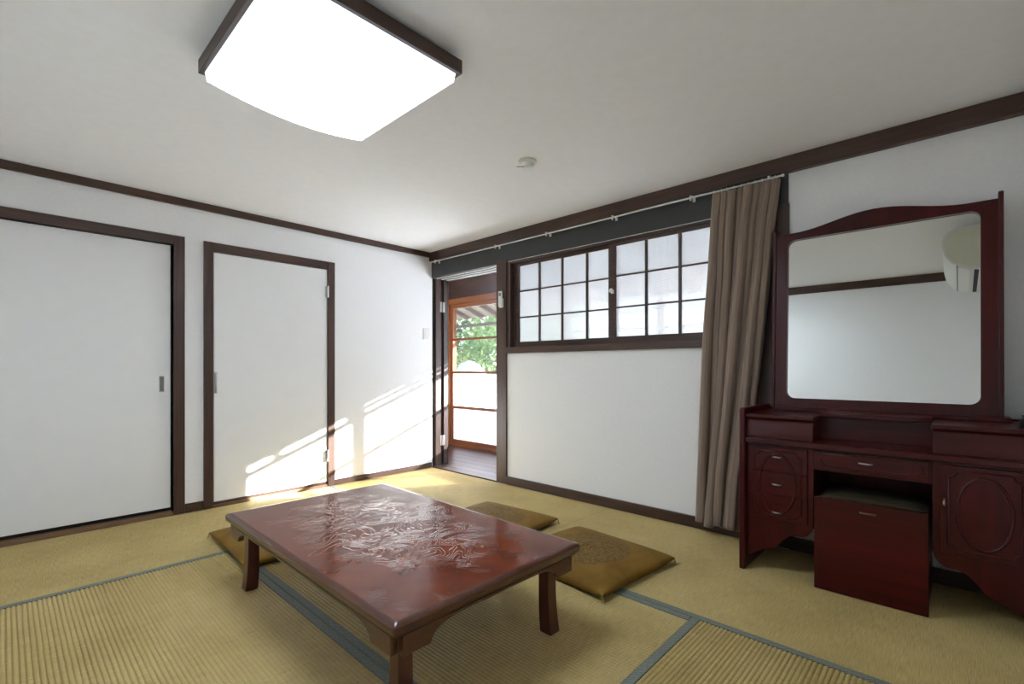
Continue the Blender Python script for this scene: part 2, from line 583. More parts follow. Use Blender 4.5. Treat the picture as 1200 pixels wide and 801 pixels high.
# ------------------------------------------------------------------ trims
def trim(name, mat, x0, x1, y0, y1, z0, z1, label, cat='trim', bevel=0.003):
    o = bx(name, mat, None, x0, x1, y0, y1, z0, z1, bevel)
    tag(o, label, cat, kind='structure')
    return o
trim('trim_1', 'darkwood_x', XL, 0.0, -0.020, 0.0, 2.056, H, 'dark wooden ceiling moulding above the two white doors')
trim('trim_2', 'darkwood_y', -0.040, 0.0, YF, 0.0, 2.020, H, 'broad dark wooden ceiling beam above the lattice window')
trim('trim_3', 'charcoal', -0.010, 0.0, -3.13, 0.0, 1.860, 2.020, 'charcoal board between ceiling beam and window', 'board')
trim('trim_4', 'darkwood_y', XL, XL + 0.020, YF, 0.0, 2.026, H, 'dark wooden ceiling moulding reflected in the mirror')
trim('trim_10', 'darkwood_x', XL, 0.0, YF, YF + 0.020, 2.056, H, 'dark wooden ceiling moulding above the air conditioner')
trim('trim_5', 'darkwood_z', -0.014, 0.0, -3.135, -2.962, 0.0, 1.860, 'dark post behind the curtain', 'post')
trim('baseboard_back', 'darkwood_x', -1.012, -0.012, -0.012, 0.0, 0.0, 0.046, 'brown baseboard between white door and corner', 'baseboard', 0.002)
trim('baseboard_back_left', 'darkwood_x', -2.066, -1.958, -0.012, 0.0, 0.0, 0.060, 'short brown baseboard between the two doors', 'baseboard', 0.002)
trim('baseboard_right', 'darkwood_y', -0.020, 0.0, -2.962, -1.03, 0.0, 0.068, 'dark baseboard under the lattice window', 'baseboard', 0.002)
trim('baseboard_right_front', 'darkwood_y', -0.020, 0.0, YF, -3.135, 0.0, 0.068, 'dark baseboard behind the dressing table', 'baseboard', 0.002)
trim('trim_6', 'white_metal', -0.013, -0.010, -2.95, -1.05, 1.860, 1.864, 'thin pale edge strip above the lattice window', 'strip', 0.0)

# ------------------------------------------------------------------ sliding closet door (left)
d = empty('door_1', (-2.58, 0.0, 0.0))
tag(d, 'wide white sliding closet door at the left edge', 'door', kind='structure')
bx('jamb', 'darkwood_z', d, -2.130, -2.067, -0.014, 0.10, 0.0, 1.852, 0.003)
bx('jamb', 'darkwood_z', d, -3.10, -3.04, -0.014, 0.10, 0.0, 1.852, 0.003)
bx('lintel', 'darkwood_x', d, -3.04, -2.130, -0.012, 0.10, 1.790, 1.852, 0.003)
bx('threshold', 'thresholdwood', d, -3.04, -2.130, -0.010, 0.10, -0.01, 0.024, 0.002)
bx('shadow_gap_board', 'black', d, -3.04, -2.130, 0.045, 0.06, 0.024, 1.79)  # black sheet standing in for the shade in the gap around the leaf
lf = bx('door_leaf', 'door_paper', d, -3.035, -2.142, 0.014, 0.040, 0.050, 1.786, 0.002)
fp = MB()
cx_, cz_ = -2.190, 0.868
ou = [(cx_ + sx * 0.013, cz_ + sz * 0.052) for sx, sz in ((-1, -1), (1, -1), (1, 1), (-1, 1))]
inn = [(cx_ + sx * 0.009, cz_ + sz * 0.046) for sx, sz in ((-1, -1), (1, -1), (1, 1), (-1, 1))]
fp.ring(ou, inn, 1, 0.010, 0.016)
f = fp.build('finger_pull', 'pewter', lf, 0.0015)
f2 = bx('pull_recess', 'grey_plastic', lf, cx_ - 0.010, cx_ + 0.010, 0.0128, 0.0145, cz_ - 0.047, cz_ + 0.047)

# ------------------------------------------------------------------ hinged white door
d = empty('door_2', (-1.486, 0.0, 0.0))
tag(d, 'narrow white hinged door with dark brown frame', 'door', kind='structure')
bx('jamb', 'darkwood_z', d, -1.957, -1.900, -0.016, 0.10, 0.0, 1.848, 0.003)
bx('jamb', 'darkwood_z', d, -1.073, -1.014, -0.016, 0.10, 0.0, 1.848, 0.003)
bx('lintel', 'darkwood_x', d, -1.900, -1.073, -0.014, 0.10, 1.783, 1.848, 0.003)
bx('threshold', 'thresholdwood', d, -1.900, -1.073, -0.012, 0.10, -0.01, 0.020, 0.002)
bx('sill_plate', 'darkwood_x', d, -1.900, -1.073, -0.006, 0.10, 0.020, 0.036)
lf = bx('door_leaf', 'door_paper', d, -1.896, -1.077, -0.006, 0.030, 0.040, 1.780, 0.002)
h = MB().tube([(-1.884, -0.006, 0.935), (-1.884, -0.020, 0.928), (-1.884, -0.024, 0.905), (-1.884, -0.024, 0.835), (-1.884, -0.020, 0.812), (-1.884, -0.006, 0.805)], 0.005, seg=8)
h.build('pull_handle', 'steel', lf, smooth=True)
bx('handle_plate', 'steel', lf, -1.897, -1.872, -0.0085, -0.006, 0.795, 0.945, 0.001)
for z in (1.60, 0.255):
    hb = MB().box(-1.090, -1.068, -0.0185, -0.006, z - 0.045, z + 0.045)
    hb.tube([(-1.0745, -0.020, z - 0.047), (-1.0745, -0.020, z + 0.047)], 0.006, seg=8)
    hb.build('hinge', 'steel', d)

# ------------------------------------------------------------------ doorway to the corridor
d = empty('door_3', (0.0, -0.5, 0.0))
tag(d, 'open doorway in the corner leading to the corridor', 'doorway', kind='structure')
bx('jamb', 'darkwood_z', d, 0.036, 0.100, -0.012, 0.060, 0.0, 1.860, 0.003)
bx('jamb_groove', 'black', d, 0.000, 0.210, 0.010, 0.060, 0.0, 1.860)
bx('post', 'darkwood_z', d, -0.014, 0.105, -1.028, -0.910, 0.0, 1.890, 0.003)
bx('sill', 'darkwood_y', d, -0.012, 0.105, -0.910, -0.012, -0.02, 0.010, 0.003)
for k, x in enumerate((0.030, 0.092, 0.154)):
    bx('track_strip', 'white_metal', d, x, x + 0.009, -0.905, -0.03, 1.853, 1.8615)
bx('lintel', 'darkwood_y', d, -0.004, 0.225, -0.910, -0.0, 1.861, 1.90)
lf = bx('door_leaf', 'darkwood_z', d, 0.138, 0.180, -0.010, 0.70, 0.014, 1.845, 0.003)
for z in (1.585, 0.250):
    hb = MB().box(0.088, 0.100, -0.0145, -0.012, z - 0.05, z + 0.05).box(0.138, 0.150, -0.0125, -0.010, z - 0.05, z + 0.05)
    hb.box(0.098, 0.140, -0.014, -0.011, z - 0.05, z + 0.05)
    hb.tube([(0.119, -0.016, z - 0.052), (0.119, -0.016, z + 0.052)], 0.008, seg=8)
    hb.build('hinge', 'steel', d)

# ------------------------------------------------------------------ lattice window
w = empty('window_1', (0.0, -2.02, 1.10))
tag(w, 'lattice window of patterned white glass in dark wood', 'window', kind='structure')
bx('frame_stile', 'darkwood_z', w, -0.004, 0.10, -1.066, -1.030, 1.140, 1.860)
bx('frame_stile', 'darkwood_z', w, -0.004, 0.10, -2.960, -2.945, 1.140, 1.860)
bx('frame_head', 'darkwood_y', w, -0.002, 0.10, -2.945, -1.066, 1.846, 1.860)
bx('window_sill', 'darkwood_y', w, -0.026, 0.10, -2.961, -1.028, 1.096, 1.146, 0.003)
def sash(x0, y_hi, y_lo, cols, stile):
    x1 = x0 + 0.028
    m = MB()
    zb, zt = 1.147, 1.845
    rb, rt = 1.190, 1.820
    m.box(x0, x1, y_hi - stile[0], y_hi, zb, zt).box(x0, x1, y_lo, y_lo + stile[1], zb, zt)
    m.box(x0, x1, y_lo + stile[1], y_hi - stile[0], zb, rb).box(x0, x1, y_lo + stile[1], y_hi - stile[0], rt, zt)
    s = m.build('sash', 'darkwood_y', w, 0.002)
    a, b = y_hi - stile[0], y_lo + stile[1]
    ys = [a] + cols + [b]
    zs = [rb, 1.392, 1.610, rt]
    mw = 0.0085
    for yy in cols:
        bx('muntin', 'darkwood_z', s, x0 + 0.003, x1 - 0.003, yy - mw, yy + mw, rb, rt)
    for zz in zs[1:-1]:
        bx('muntin', 'darkwood_y', s, x0 + 0.005, x1 - 0.005, b, a, zz - 0.0055, zz + 0.0055)
    for i in range(len(ys) - 1):
        for j in range(3):
            bx('pane', 'pattern_glass', s, x0 + 0.012, x0 + 0.016, ys[i + 1], ys[i], zs[j], zs[j + 1])
    return s
sash(0.036, -1.070, -2.056, [-1.345, -1.572, -1.800], (0.058, 0.036))
s2 = sash(0.004, -2.005, -2.944, [-2.290, -2.520, -2.735], (0.058, 0.030))
lk = MB().lathe([(0.004, 0.0), (0.015, 0.0), (0.016, 0.006), (0.010, 0.012), (0.003, 0.013)], (-0.009, -2.032, 1.512), axis=0, seg=14)
lk.box(-0.010, 0.004, -2.050, -2.034, 1.49, 1.515)
lk.build('window_lock', 'white_metal', s2)

# ------------------------------------------------------------------ corridor (engawa) beyond the doorway
YE0, YE1 = -4.86, 0.96
fl = bx('floor_corridor', 'black', None, 0.10, 1.12, YE0, YE1, -0.06, -0.022)
tag(fl, 'glossy dark plank floor of the corridor', 'floor', kind='structure')
nb = 7
for i in range(nb):
    x0 = 0.105 + i * (1.0 - 0.105 + 0.03) / nb
    bx('plank', 'plankwood', fl, x0 + 0.0012, x0 + 0.93 / nb - 0.0012, YE0, YE1, -0.022, 0.0, 0.0015)
o = bx('wall_corridor_end', 'darkwood_z', None, 0.10, 1.12, YE1, YE1 + 0.06, -0.4, 2.2)
tag(o, 'dark boarded wall closing the corridor', 'wall', kind='structure')
o = bx('wall_corridor_far_end', 'darkwood_z', None, 0.10, 1.12, YE0 - 0.06, YE0, -0.4, 2.2)
tag(o, 'dark boarded wall at the hidden corridor end', 'wall', kind='structure')
o = bx('wall_corridor_outer', 'darkwood_y', None, 1.00, 1.08, YE0, YE1, 1.845, 2.2)
tag(o, 'dark wooden wall panel above the glass corridor doors', 'wall', kind='structure')
o = bx('wall_corridor_base', 'greywood_y', None, 1.00, 1.10, YE0, YE1, -0.45, -0.024)
tag(o, 'wooden foundation board under the glass corridor doors', 'wall', kind='structure')
o = bx('ceiling_corridor', 'darkwood_y', None, 0.10, 1.12, YE0, YE1, 2.2, 2.26)
tag(o, 'dark board ceiling over the corridor', 'ceiling', kind='structure')
o = bx('trim_7', 'orangewood_y', None, 0.975, 1.075, YE0, YE1, 1.775, 1.845)
tag(o, 'orange-brown lintel above the glass corridor doors', 'lintel', kind='structure')
o = bx('trim_8', 'orangewood_y', None, 0.975, 1.075, YE0, YE1, -0.024, 0.012)
tag(o, 'orange-brown sill track below the glass corridor doors', 'sill', kind='structure')
o = bx('trim_9', 'orangewood_z', None, 0.960, 1.085, YE1 - 0.045, YE1, 0.012, 1.775)
tag(o, 'orange-brown post where glass doors meet the corridor end', 'post', kind='structure')

RZ = [(0.040, 0.105), (0.470, 0.502), (0.905, 0.935), (1.318, 1.345), (1.725, 1.772)]
def glass_door(name, x0, y_hi, y_lo, label):
    d = empty(name, (x0, (y_hi + y_lo) / 2, 0.012))
    tag(d, label, 'glass door', 'sliding glass doors of the corridor', 'structure')
    st = 0.042
    for a, b in ((y_hi - st, y_hi), (y_lo, y_lo + st)):
        bx('stile', 'orangewood_z', d, x0, x0 + 0.03, a, b, 0.013, 1.774, 0.002)
    rz = [(0.013, 0.080)] + RZ[1:]
    for a, b in rz:
        bx('rail', 'orangewood_y', d, x0 + 0.001, x0 + 0.029, y_lo + st, y_hi - st, a, b, 0.002)
    for k in range(4):
        bx('pane', ('frosted_glass_dense', 'frosted_glass', 'clear_glass', 'clear_glass')[k], d, x0 + 0.013, x0 + 0.016, y_lo + st, y_hi - st, rz[k][1], rz[k + 1][0])
    return d
ys = [0.915, -0.005, -0.925, -1.90, -2.875, -3.85, -4.84]
lab = ['sliding glass door framed in orange wood beyond the doorway', 'glass door just right of the one beyond the doorway', 'glass door opposite left half of lattice window', 'glass door opposite right half of lattice window', 'glass door behind the curtain side of the wall', 'last glass door at the hidden end of the corridor']
for k in range(6):
    glass_door('door_%d' % (k + 4), 0.990 + (0.034 if k % 2 else 0.0), ys[k] + (0.02 if k else 0), ys[k + 1] - 0.02 if k < 5 else ys[k + 1], lab[k])

# ------------------------------------------------------------------ eave and garden
ev = empty('roof_eave', (1.5, -1.9, 1.6))
tag(ev, 'weathered wooden eave with rafters outside the glass doors', 'eave', kind='structure')
xe, ze = 2.02, 1.746
xs_, zs_ = 1.06, 2.085
MB().prism([(xs_, zs_), (xe, ze), (xe, ze + 0.018), (xs_, zs_ + 0.018)], 1, YE0 - 0.2, 3.2).build('roof_boarding', 'roof_board', ev)
y = -4.95
while y < 3.1:
    MB().prism([(xs_, zs_ - 0.002), (xe - 0.01, ze - 0.002), (xe - 0.01, ze - 0.062), (xs_, zs_ - 0.062)], 1, y, y + 0.045).build('rafter', 'greywood_x', ev)
    y += 0.315
bx('eave_beam', 'greywood_y', ev, 1.86, 1.91, YE0 - 0.2, 3.2, 1.590, 1.632)
gd = bx('ground', 'gravel', None, 1.10, 26.0, -16.0, 26.0, -0.60, -0.45)
tag(gd, 'pale gravel ground of the garden', 'ground', kind='structure')

def leaf_mass(name, mat, parent, c, r, n, size, seed):
    rnd = random.Random(seed)
    vs, fs = [], []
    for i in range(n):
        while True:
            p = Vector((rnd.uniform(-1, 1), rnd.uniform(-1, 1), rnd.uniform(-1, 1)))
            if 0.35 < p.length < 1.0:
                break
        lump = 1 + 0.18 * math.sin(5 * p.x + seed) * math.cos(4 * p.z + 2 * seed)
        q = Vector((c[0] + p.x * r[0] * lump, c[1] + p.y * r[1] * lump, c[2] + p.z * r[2] * lump))
        a = Vector((rnd.gauss(0, 1), rnd.gauss(0, 1), rnd.gauss(0, 0.6))).normalized()
        b = a.cross(Vector((rnd.gauss(0, 1), rnd.gauss(0, 1), rnd.gauss(0, 1)))).normalized()
        s = size * rnd.uniform(0.6, 1.3)
        o = len(vs)
        nrm = a.cross(b) * s * 0.15
        vs += [q - a * s, q + b * s * 0.42 + nrm, q + a * s, q - b * s * 0.42 + nrm]
        fs.append((o, o + 1, o + 2, o + 3))
    o = MB().add(vs, fs).build(name, mat, parent, recalc=False)
    o['kind'] = 'stuff'
    return o
def shrub(c, r, n, size, mat, label, seed):
    e = empty('garden_shrub', (c[0], c[1], -0.45))
    tag(e, label, 'shrub', 'garden shrubs beyond the glass door')
    leaf_mass('foliage', mat, e, c, r, n, size, seed)
    for k in range(3):
        a = k * 2.1 + seed
        MB().tube([(c[0] + 0.1 * math.cos(a), c[1] + 0.1 * math.sin(a), -0.46), (c[0] + 0.25 * math.cos(a), c[1] + 0.25 * math.sin(a), c[2] - r[2] * 0.4), (c[0] + 0.4 * r[0] * math.cos(a), c[1] + 0.4 * r[1] * math.sin(a), c[2] + r[2] * 0.3)], [0.05, 0.04, 0.015], seg=6).build('stem', 'bark', e)
shrub((4.6, 6.15, 1.30), (0.85, 0.82, 1.10), 2600, 0.075, 'leaf_dark', 'dark green shrub at the left of the glass door view', 1)
shrub((5.0, 4.15, 1.25), (0.85, 0.78, 1.10), 2600, 0.075, 'leaf_light', 'light green shrub at the right of the glass door view', 2)
shrub((8.2, 9.3, 2.2), (1.7, 1.45, 1.9), 4200, 0.11, 'leaf_dark', 'tall dark shrub behind the other garden shrubs', 3)
shrub((8.2, 5.6, 2.1), (1.7, 1.45, 1.8), 4200, 0.11, 'leaf_light', 'tall pale green shrub at the back of the garden', 4)
bm = bmesh.new()
bmesh.ops.create_icosphere(bm, subdivisions=4, radius=1.0)
for v in bm.verts:
    p = v.co
    k = 1 + 0.10 * math.sin(3.1 * p.x + 1) * math.cos(2.7 * p.y) + 0.06 * math.sin(6 * p.z + 2 * p.x)
    v.co = Vector((p.x * 0.70 * k + 3.1 - 0.15 * p.z, p.y * 0.72 * k + 2.75 + 0.12 * p.z, max(p.z * 1.34 * k, -0.12) - 0.34))
me = bpy.data.meshes.new('garden_boulder')
bm.to_mesh(me); bm.free()
me.materials.append(MATS['boulder'])
me.polygons.foreach_set('use_smooth', [True] * len(me.polygons))
o = bpy.data.objects.new('garden_boulder', me)
COL.objects.link(o)
tag(o, 'tall pale blue-grey boulder in front of the garden shrubs', 'boulder')

# ------------------------------------------------------------------ low table
TC = (-1.8365, -2.108)
TA = math.radians(-0.3)
tb = empty('low_table', (TC[0], TC[1], 0.0))
tag(tb, 'low red-brown lacquered table with carved top on tatami', 'table')
TW, TL_, TZ = 0.397, 0.676, 0.33
def tpart(mb, name, mat, bevel=0.0, smooth=False, seg=2):
    """mesh in table-local coordinates"""
    o = mb.build(name, mat, None, bevel, smooth, seg=seg)
    o.parent = tb
    return o
tb.rotation_euler = (0, 0, TA)
# top slab with chamfered upper edge and undercut lower edge
lay = [(-0.020, TZ), (-0.006, TZ - 0.003), (0.0, TZ - 0.010), (-0.002, TZ - 0.030), (-0.016, TZ - 0.044)]
vs, fs = [], []
for off, z in lay:
    a, b, r = TW + off, TL_ + off, 0.008
    loop = []
    for sx, sy, q in ((1, 1, 0), (-1, 1, 1), (-1, -1, 2), (1, -1, 3)):
        for k in range(4):
            an = (q + k / 3) * math.pi / 2
            loop.append((sx * (a - r) + r * math.cos(an), sy * (b - r) + r * math.sin(an), z))
    vs += loop
nlp = 16
for i in range(len(lay) - 1):
    for k in range(nlp):
        fs.append((i * nlp + k, i * nlp + (k + 1) % nlp, (i + 1) * nlp + (k + 1) % nlp, (i + 1) * nlp + k))
fs.append(tuple((len(lay) - 1) * nlp + k for k in range(nlp)))
m = MB().add(vs, fs)
tpart(m, 'tabletop_edge', 'lacquer_side', smooth='auto')
m = MB().add([v for v in vs[:16]] + [(v[0], v[1], v[2] - 0.004) for v in vs[:16]], [tuple(range(16)), tuple(range(16, 32))[::-1]] + [(k, (k + 1) % 16, 16 + (k + 1) % 16, 16 + k) for k in range(16)])
tpart(m, 'tabletop', 'lacquer_top')
# aprons with shaped corner brackets
def apron_profile(half, leg):
    zt, zb = TZ - 0.044, TZ - 0.098
    arch = TZ - 0.052
    p = [(-half, zt), (-half, zb), (-half + leg, zb)]
    for k in range(9):
        t = k / 8
        a = t * math.pi / 2
        p.append((-half + leg + 0.006 + 0.105 * (1 - math.cos(a)), zb + 0.006 + (arch - zb - 0.006) * math.sin(a)))
    q = [(-x, z) for x, z in p[::-1]]
    return p + q
ix, iy = TW - 0.024, TL_ - 0.026
for s in (-1, 1):
    tpart(MB().prism(apron_profile(ix - 0.012, 0.085), 1, s * iy - 0.011, s * iy + 0.011), 'apron', 'lacquer_side', 0.0015)
    tpart(MB().prism([(y_, z_) for y_, z_ in apron_profile(iy - 0.012, 0.095)], 0, s * ix - 0.011, s * ix + 0.011), 'apron', 'lacquer_side', 0.0015)
for sx in (-1, 1):
    for sy in (-1, 1):
        vs, fs = [], []
        cxl, cyl = sx * (ix - 0.058), sy * (iy - 0.068)
        zs = [TZ - 0.046, 0.20, 0.14, 0.09, 0.05, 0.02, 0.0]
        for z in zs:
            t = max(0.0, (0.17 - z) / 0.17)
            fl_ = 0.007 * t * t
            hw = 0.023 + 0.003 * t
            ccx, ccy = cxl + sx * fl_, cyl + sy * fl_
            vs += [(ccx - hw, ccy - hw, z), (ccx + hw, ccy - hw, z), (ccx + hw, ccy + hw, z), (ccx - hw, ccy + hw, z)]
        n = len(zs)
        for i in range(n - 1):
            for k in range(4):
                fs.append((i * 4 + k, i * 4 + (k + 1) % 4, (i + 1) * 4 + (k + 1) % 4, (i + 1) * 4 + k))
        fs += [(0, 1, 2, 3), tuple((n - 1) * 4 + k for k in range(4))]
        tpart(MB().add(vs, fs), 'leg', 'lacquer_leg', 0.003)

# ------------------------------------------------------------------ floor cushions (zabuton)
def make_zabuton(loc, rot, half, label, puff=0.034):
    e = empty('floor_cushion', (loc[0], loc[1], 0.0))
    e.rotation_euler = (0, 0, rot)
    tag(e, label, 'cushion', 'zabuton cushions around the low table')
    n = 36
    a, b = half
    sd = loc[0] * 7
    mid = 0.034
    def outline(u, v):
        k = 1 - 0.035 * (1 - abs(v) ** 2) * (abs(u) ** 3)
        l = 1 - 0.035 * (1 - abs(u) ** 2) * (abs(v) ** 3)
        return u * a * k, v * b * l
    def hgt(u, v):
        e_ = max(0.0, (1 - abs(u) ** 3.5)) * max(0.0, (1 - abs(v) ** 3.5))
        h = puff * e_ ** 0.42
        rr = math.hypot(u, v)
        h *= 1 - 0.40 * math.exp(-(rr / 0.10) ** 2)
        return h + 0.0022 * math.sin(7 * u + sd) * math.cos(6 * v + 2 * sd) * e_
    def crd(s):
        u = 2 * s - 1
        return math.copysign(1 - (1 - abs(u)) ** 1.6, u)
    def top(s, t):
        u, v = crd(s), crd(t)
        x, y = outline(u, v)
        return (x, y, mid + hgt(u, v))
    def bot(s, t):
        u, v = crd(s), crd(t)
        x, y = outline(u, v)
        return (x, y, max(0.002, mid - 1.4 * hgt(u, v)))
    m = MB().grid(top, n, n)
    m.grid(bot, n, n)
    me_o = m.build('cover', 'zabuton_velvet', None, smooth=True)
    bm = bmesh.new(); bm.from_mesh(me_o.data)
    bmesh.ops.remove_doubles(bm, verts=bm.verts, dist=0.0004)
    bmesh.ops.recalc_face_normals(bm, faces=bm.faces)
    bm.to_mesh(me_o.data); bm.free()
    me_o.parent = e
    # corner tassels
    rnd = random.Random(int(abs(loc[0]) * 1000))
    for sx in (-1, 1):
        for sy in (-1, 1):
            t = MB()
            x0, y0 = sx * a * 0.972, sy * b * 0.972
            for k in range(5):
                an = math.atan2(sy, sx) + rnd.uniform(-0.7, 0.7)
                L = rnd.uniform(0.014, 0.024)
                t.tube([(x0, y0, mid), (x0 + 0.35 * L * math.cos(an), y0 + 0.35 * L * math.sin(an), mid + 0.002), (x0 + 0.7 * L * math.cos(an), y0 + 0.7 * L * math.sin(an), 0.010), (x0 + L * math.cos(an + 0.3), y0 + L * math.sin(an + 0.3), 0.004)], 0.0015, seg=5)
            o = t.build('tassel', 'cotton_thread', None)
            o.parent = e
    t = MB()
    zc = mid + puff * 0.62
    for k in range(4):
        an = k * 1.57 + 0.4
        t.tube([(0, 0, zc - 0.004), (0.02 * math.cos(an), 0.02 * math.sin(an), zc + 0.008), (0.045 * math.cos(an), 0.045 * math.sin(an), zc + 0.007)], 0.002, seg=5)
    o = t.build('centre_tie', 'cotton_thread', None)
    o.parent = e
    return e
make_zabuton((-0.892, -2.440), math.radians(-5.0), (0.292, 0.315), 'dark olive-brown floor cushion with worn centre beside the table', 0.042)
make_zabuton((-0.85, -1.70), math.radians(4.0), (0.300, 0.300), 'golden brown floor cushion half hidden behind the table')
make_zabuton((-1.80, -1.018), math.radians(-2.0), (0.312, 0.325), 'brown floor cushion at the table end nearest the white doors')

# ------------------------------------------------------------------ dressing table
VC = -3.525
V = empty('dressing_table', (-0.24, VC, 0.0))
tag(V, 'dark red mahogany dressing table with tall framed mirror', 'dressing table')
def vb(name, mat, x0, x1, y0, y1, z0, z1, bevel=0.002, parent=None, label=None):
    return bx(name, mat, parent or V, x0, x1, y0, y1, z0, z1, bevel, label)
for s in (-1, 1):
    a, b = sorted((VC + s * 0.505, VC + s * 0.480))
    # side panel: front edge steps, top with a little shoulder
    MB().prism([(-0.450, 0.0), (-0.450, 0.772), (-0.435, 0.779), (-0.030, 0.779), (-0.030, 0.0)], 1, a, b).build('side_panel', 'mahogany_z', V, 0.004)
def bracket(s):
    y = lambda d: VC + s * d
    # body of a pedestal, drawn as front frame with shaped foot
    p = [(0.480, 0.612), (0.480, 0.055), (0.470, 0.062), (0.440, 0.085), (0.400, 0.110), (0.365, 0.118), (0.345, 0.135), (0.325, 0.165), (0.300, 0.190), (0.270, 0.200), (0.240, 0.203), (0.222, 0.212), (0.207, 0.235), (0.200, 0.262), (0.200, 0.612)]
    pts = [(y(d), z) for d, z in p]
    MB().prism(pts, 0, -0.412, -0.396).build('pedestal_front', 'mahogany_z', V, 0.002)
    vb('pedestal_body', 'mahogany_z', -0.396, -0.040, min(y(0.480), y(0.202)), max(y(0.480), y(0.202)), 0.245, 0.612, 0.001)
for s in (-1, 1):
    bracket(s)
vb('desktop', 'mahogany_y', -0.445, -0.035, VC - 0.480, VC + 0.480, 0.612, 0.640, 0.006)
vb('back_board', 'mahogany_z', -0.040, -0.030, VC - 0.480, VC + 0.480, 0.30, 0.76, 0.0)
# left pedestal: three drawer fronts with one oval moulding across them
def notched(cy, cz, hy, hz, r, x, n=6):
    """rectangle outline whose corners are scooped inwards"""
    pts = []
    for sy, sz in ((1, 1), (-1, 1), (-1, -1), (1, -1)):
        c = (cy + sy * hy, cz + sz * hz)
        arc = []
        for k in range(n + 1):
            a = k / n * math.pi / 2
            arc.append((c[0] - sy * r * math.cos(a), c[1] - sz * r * math.sin(a)))
        if (sy, sz) in ((1, 1), (-1, -1)):
            arc = arc[::-1]
            # order so that outline is traversed consistently
        pts.append(arc)
    out = []
    # (1,1): come from right side going to the top side
    out += pts[0]
    out += pts[1]
    out += pts[2]
    out += pts[3]
    return [(x, p[0], p[1]) for p in out]
def ellipse(cy, cz, ry, rz, x, n=40):
    return [(x, cy + ry * math.cos(2 * math.pi * k / n), cz + rz * math.sin(2 * math.pi * k / n)) for k in range(n)]
def pull(parent, cy, cz, x, w=0.018, vertical=False):
    d = [(x, -w, 0.0), (x - 0.010, -w * 0.95, 0.0), (x - 0.016, -w * 0.6, 0.001), (x - 0.018, 0, 0.0015), (x - 0.016, w * 0.6, 0.001), (x - 0.010, w * 0.95, 0.0), (x, w, 0.0)]
    p = [(q[0], cy + (q[2] if vertical else q[1]), cz + (q[1] if vertical else q[2])) for q in d]
    MB().tube(p, [0.005, 0.0035, 0.004, 0.0048, 0.004, 0.0035, 0.005], seg=8).build('pull', 'brass' if vertical else 'pewter', parent, smooth=True)
yl = VC + 0.345
zc = 0.430
for k, (z0, z1) in enumerate(((0.262, 0.377), (0.379, 0.484), (0.486, 0.600))):
    dr = vb('drawer', 'mahogany_y', -0.4245, -0.410, yl - 0.122, yl + 0.122, z0, z1, 0.0012)
    pull(dr, yl, (0.298, 0.428, 0.556)[k], -0.4245)
MB().tube(notched(yl, zc, 0.098, 0.150, 0.022, -0.4245), 0.0042, True, 6, flat=(1, 0, 0)).build('corner_moulding', 'mahogany_z', V, smooth=True)
MB().tube(ellipse(yl, zc, 0.076, 0.140, -0.4250), 0.0050, True, 8, flat=(1, 0, 0)).build('oval_moulding', 'mahogany_z', V, smooth=True)
# right pedestal: one door
yr = VC - 0.345
dr = vb('cabinet_door', 'mahogany_z', -0.4245, -0.410, yr - 0.122, yr + 0.122, 0.262, 0.600, 0.0012)
MB().tube(notched(yr, zc, 0.098, 0.150, 0.022, -0.4245), 0.0042, True, 6, flat=(1, 0, 0)).build('corner_moulding', 'mahogany_z', dr, smooth=True)
MB().tube(ellipse(yr, zc, 0.074, 0.134, -0.4250), 0.0050, True, 8, flat=(1, 0, 0)).build('oval_moulding', 'mahogany_z', dr, smooth=True)
pull(dr, yr + 0.112 - 0.003, 0.455, -0.4245, 0.013, True)
# wide shallow drawer over the knee space
vb('drawer_rail', 'mahogany_y', -0.412, -0.396, VC - 0.200, VC + 0.200, 0.518, 0.612, 0.001)
dr = vb('drawer', 'mahogany_y', -0.4245, -0.411, VC - 0.190, VC + 0.190, 0.532, 0.604, 0.0015)
MB().tube(notched(VC, 0.568, 0.172, 0.026, 0.014, -0.4245, 5), 0.0035, True, 6, flat=(1, 0, 0)).build('corner_moulding', 'mahogany_y', dr, smooth=True)
pull(dr, VC + 0.010, 0.570, -0.4245, 0.021)
# upper boxes left and right, recessed shelf in the middle
for s in (-1, 1):
    y = lambda d: VC + s * d
    a, b = sorted((y(0.480), y(0.202)))
    p = [(-0.420, 0.640), (-0.420, 0.700), (-0.414, 0.715), (-0.416, 0.727), (-0.428, 0.735), (-0.030, 0.735), (-0.030, 0.640)]
    MB().prism(p, 1, a, b).build('upper_box', 'mahogany_y', V, 0.001)
    a2, b2 = sorted((y(0.480), y(0.196)))
    vb('box_top', 'mahogany_y', -0.435, -0.030, a2, b2, 0.735, 0.752, 0.004)
vb('recess_back', 'mahogany_y', -0.255, -0.240, VC - 0.202, VC + 0.202, 0.640, 0.745, 0.001)
n = 14
pts = []
for k in range(n + 1):
    t = k / n * 2 - 1
    pts.append((-0.290 - 0.030 * math.cos(t * math.pi / 2) ** 0.7, VC - 0.195 * t))
pts += [(-0.150, VC - 0.195), (-0.150, VC + 0.195)]
MB().prism(pts, 2, 0.745, 0.768).build('centre_shelf', 'mahogany_y', V, 0.004)
vb('mirror_base', 'mahogany_y', -0.150, -0.040, VC - 0.430, VC + 0.430, 0.752, 0.772, 0.003)
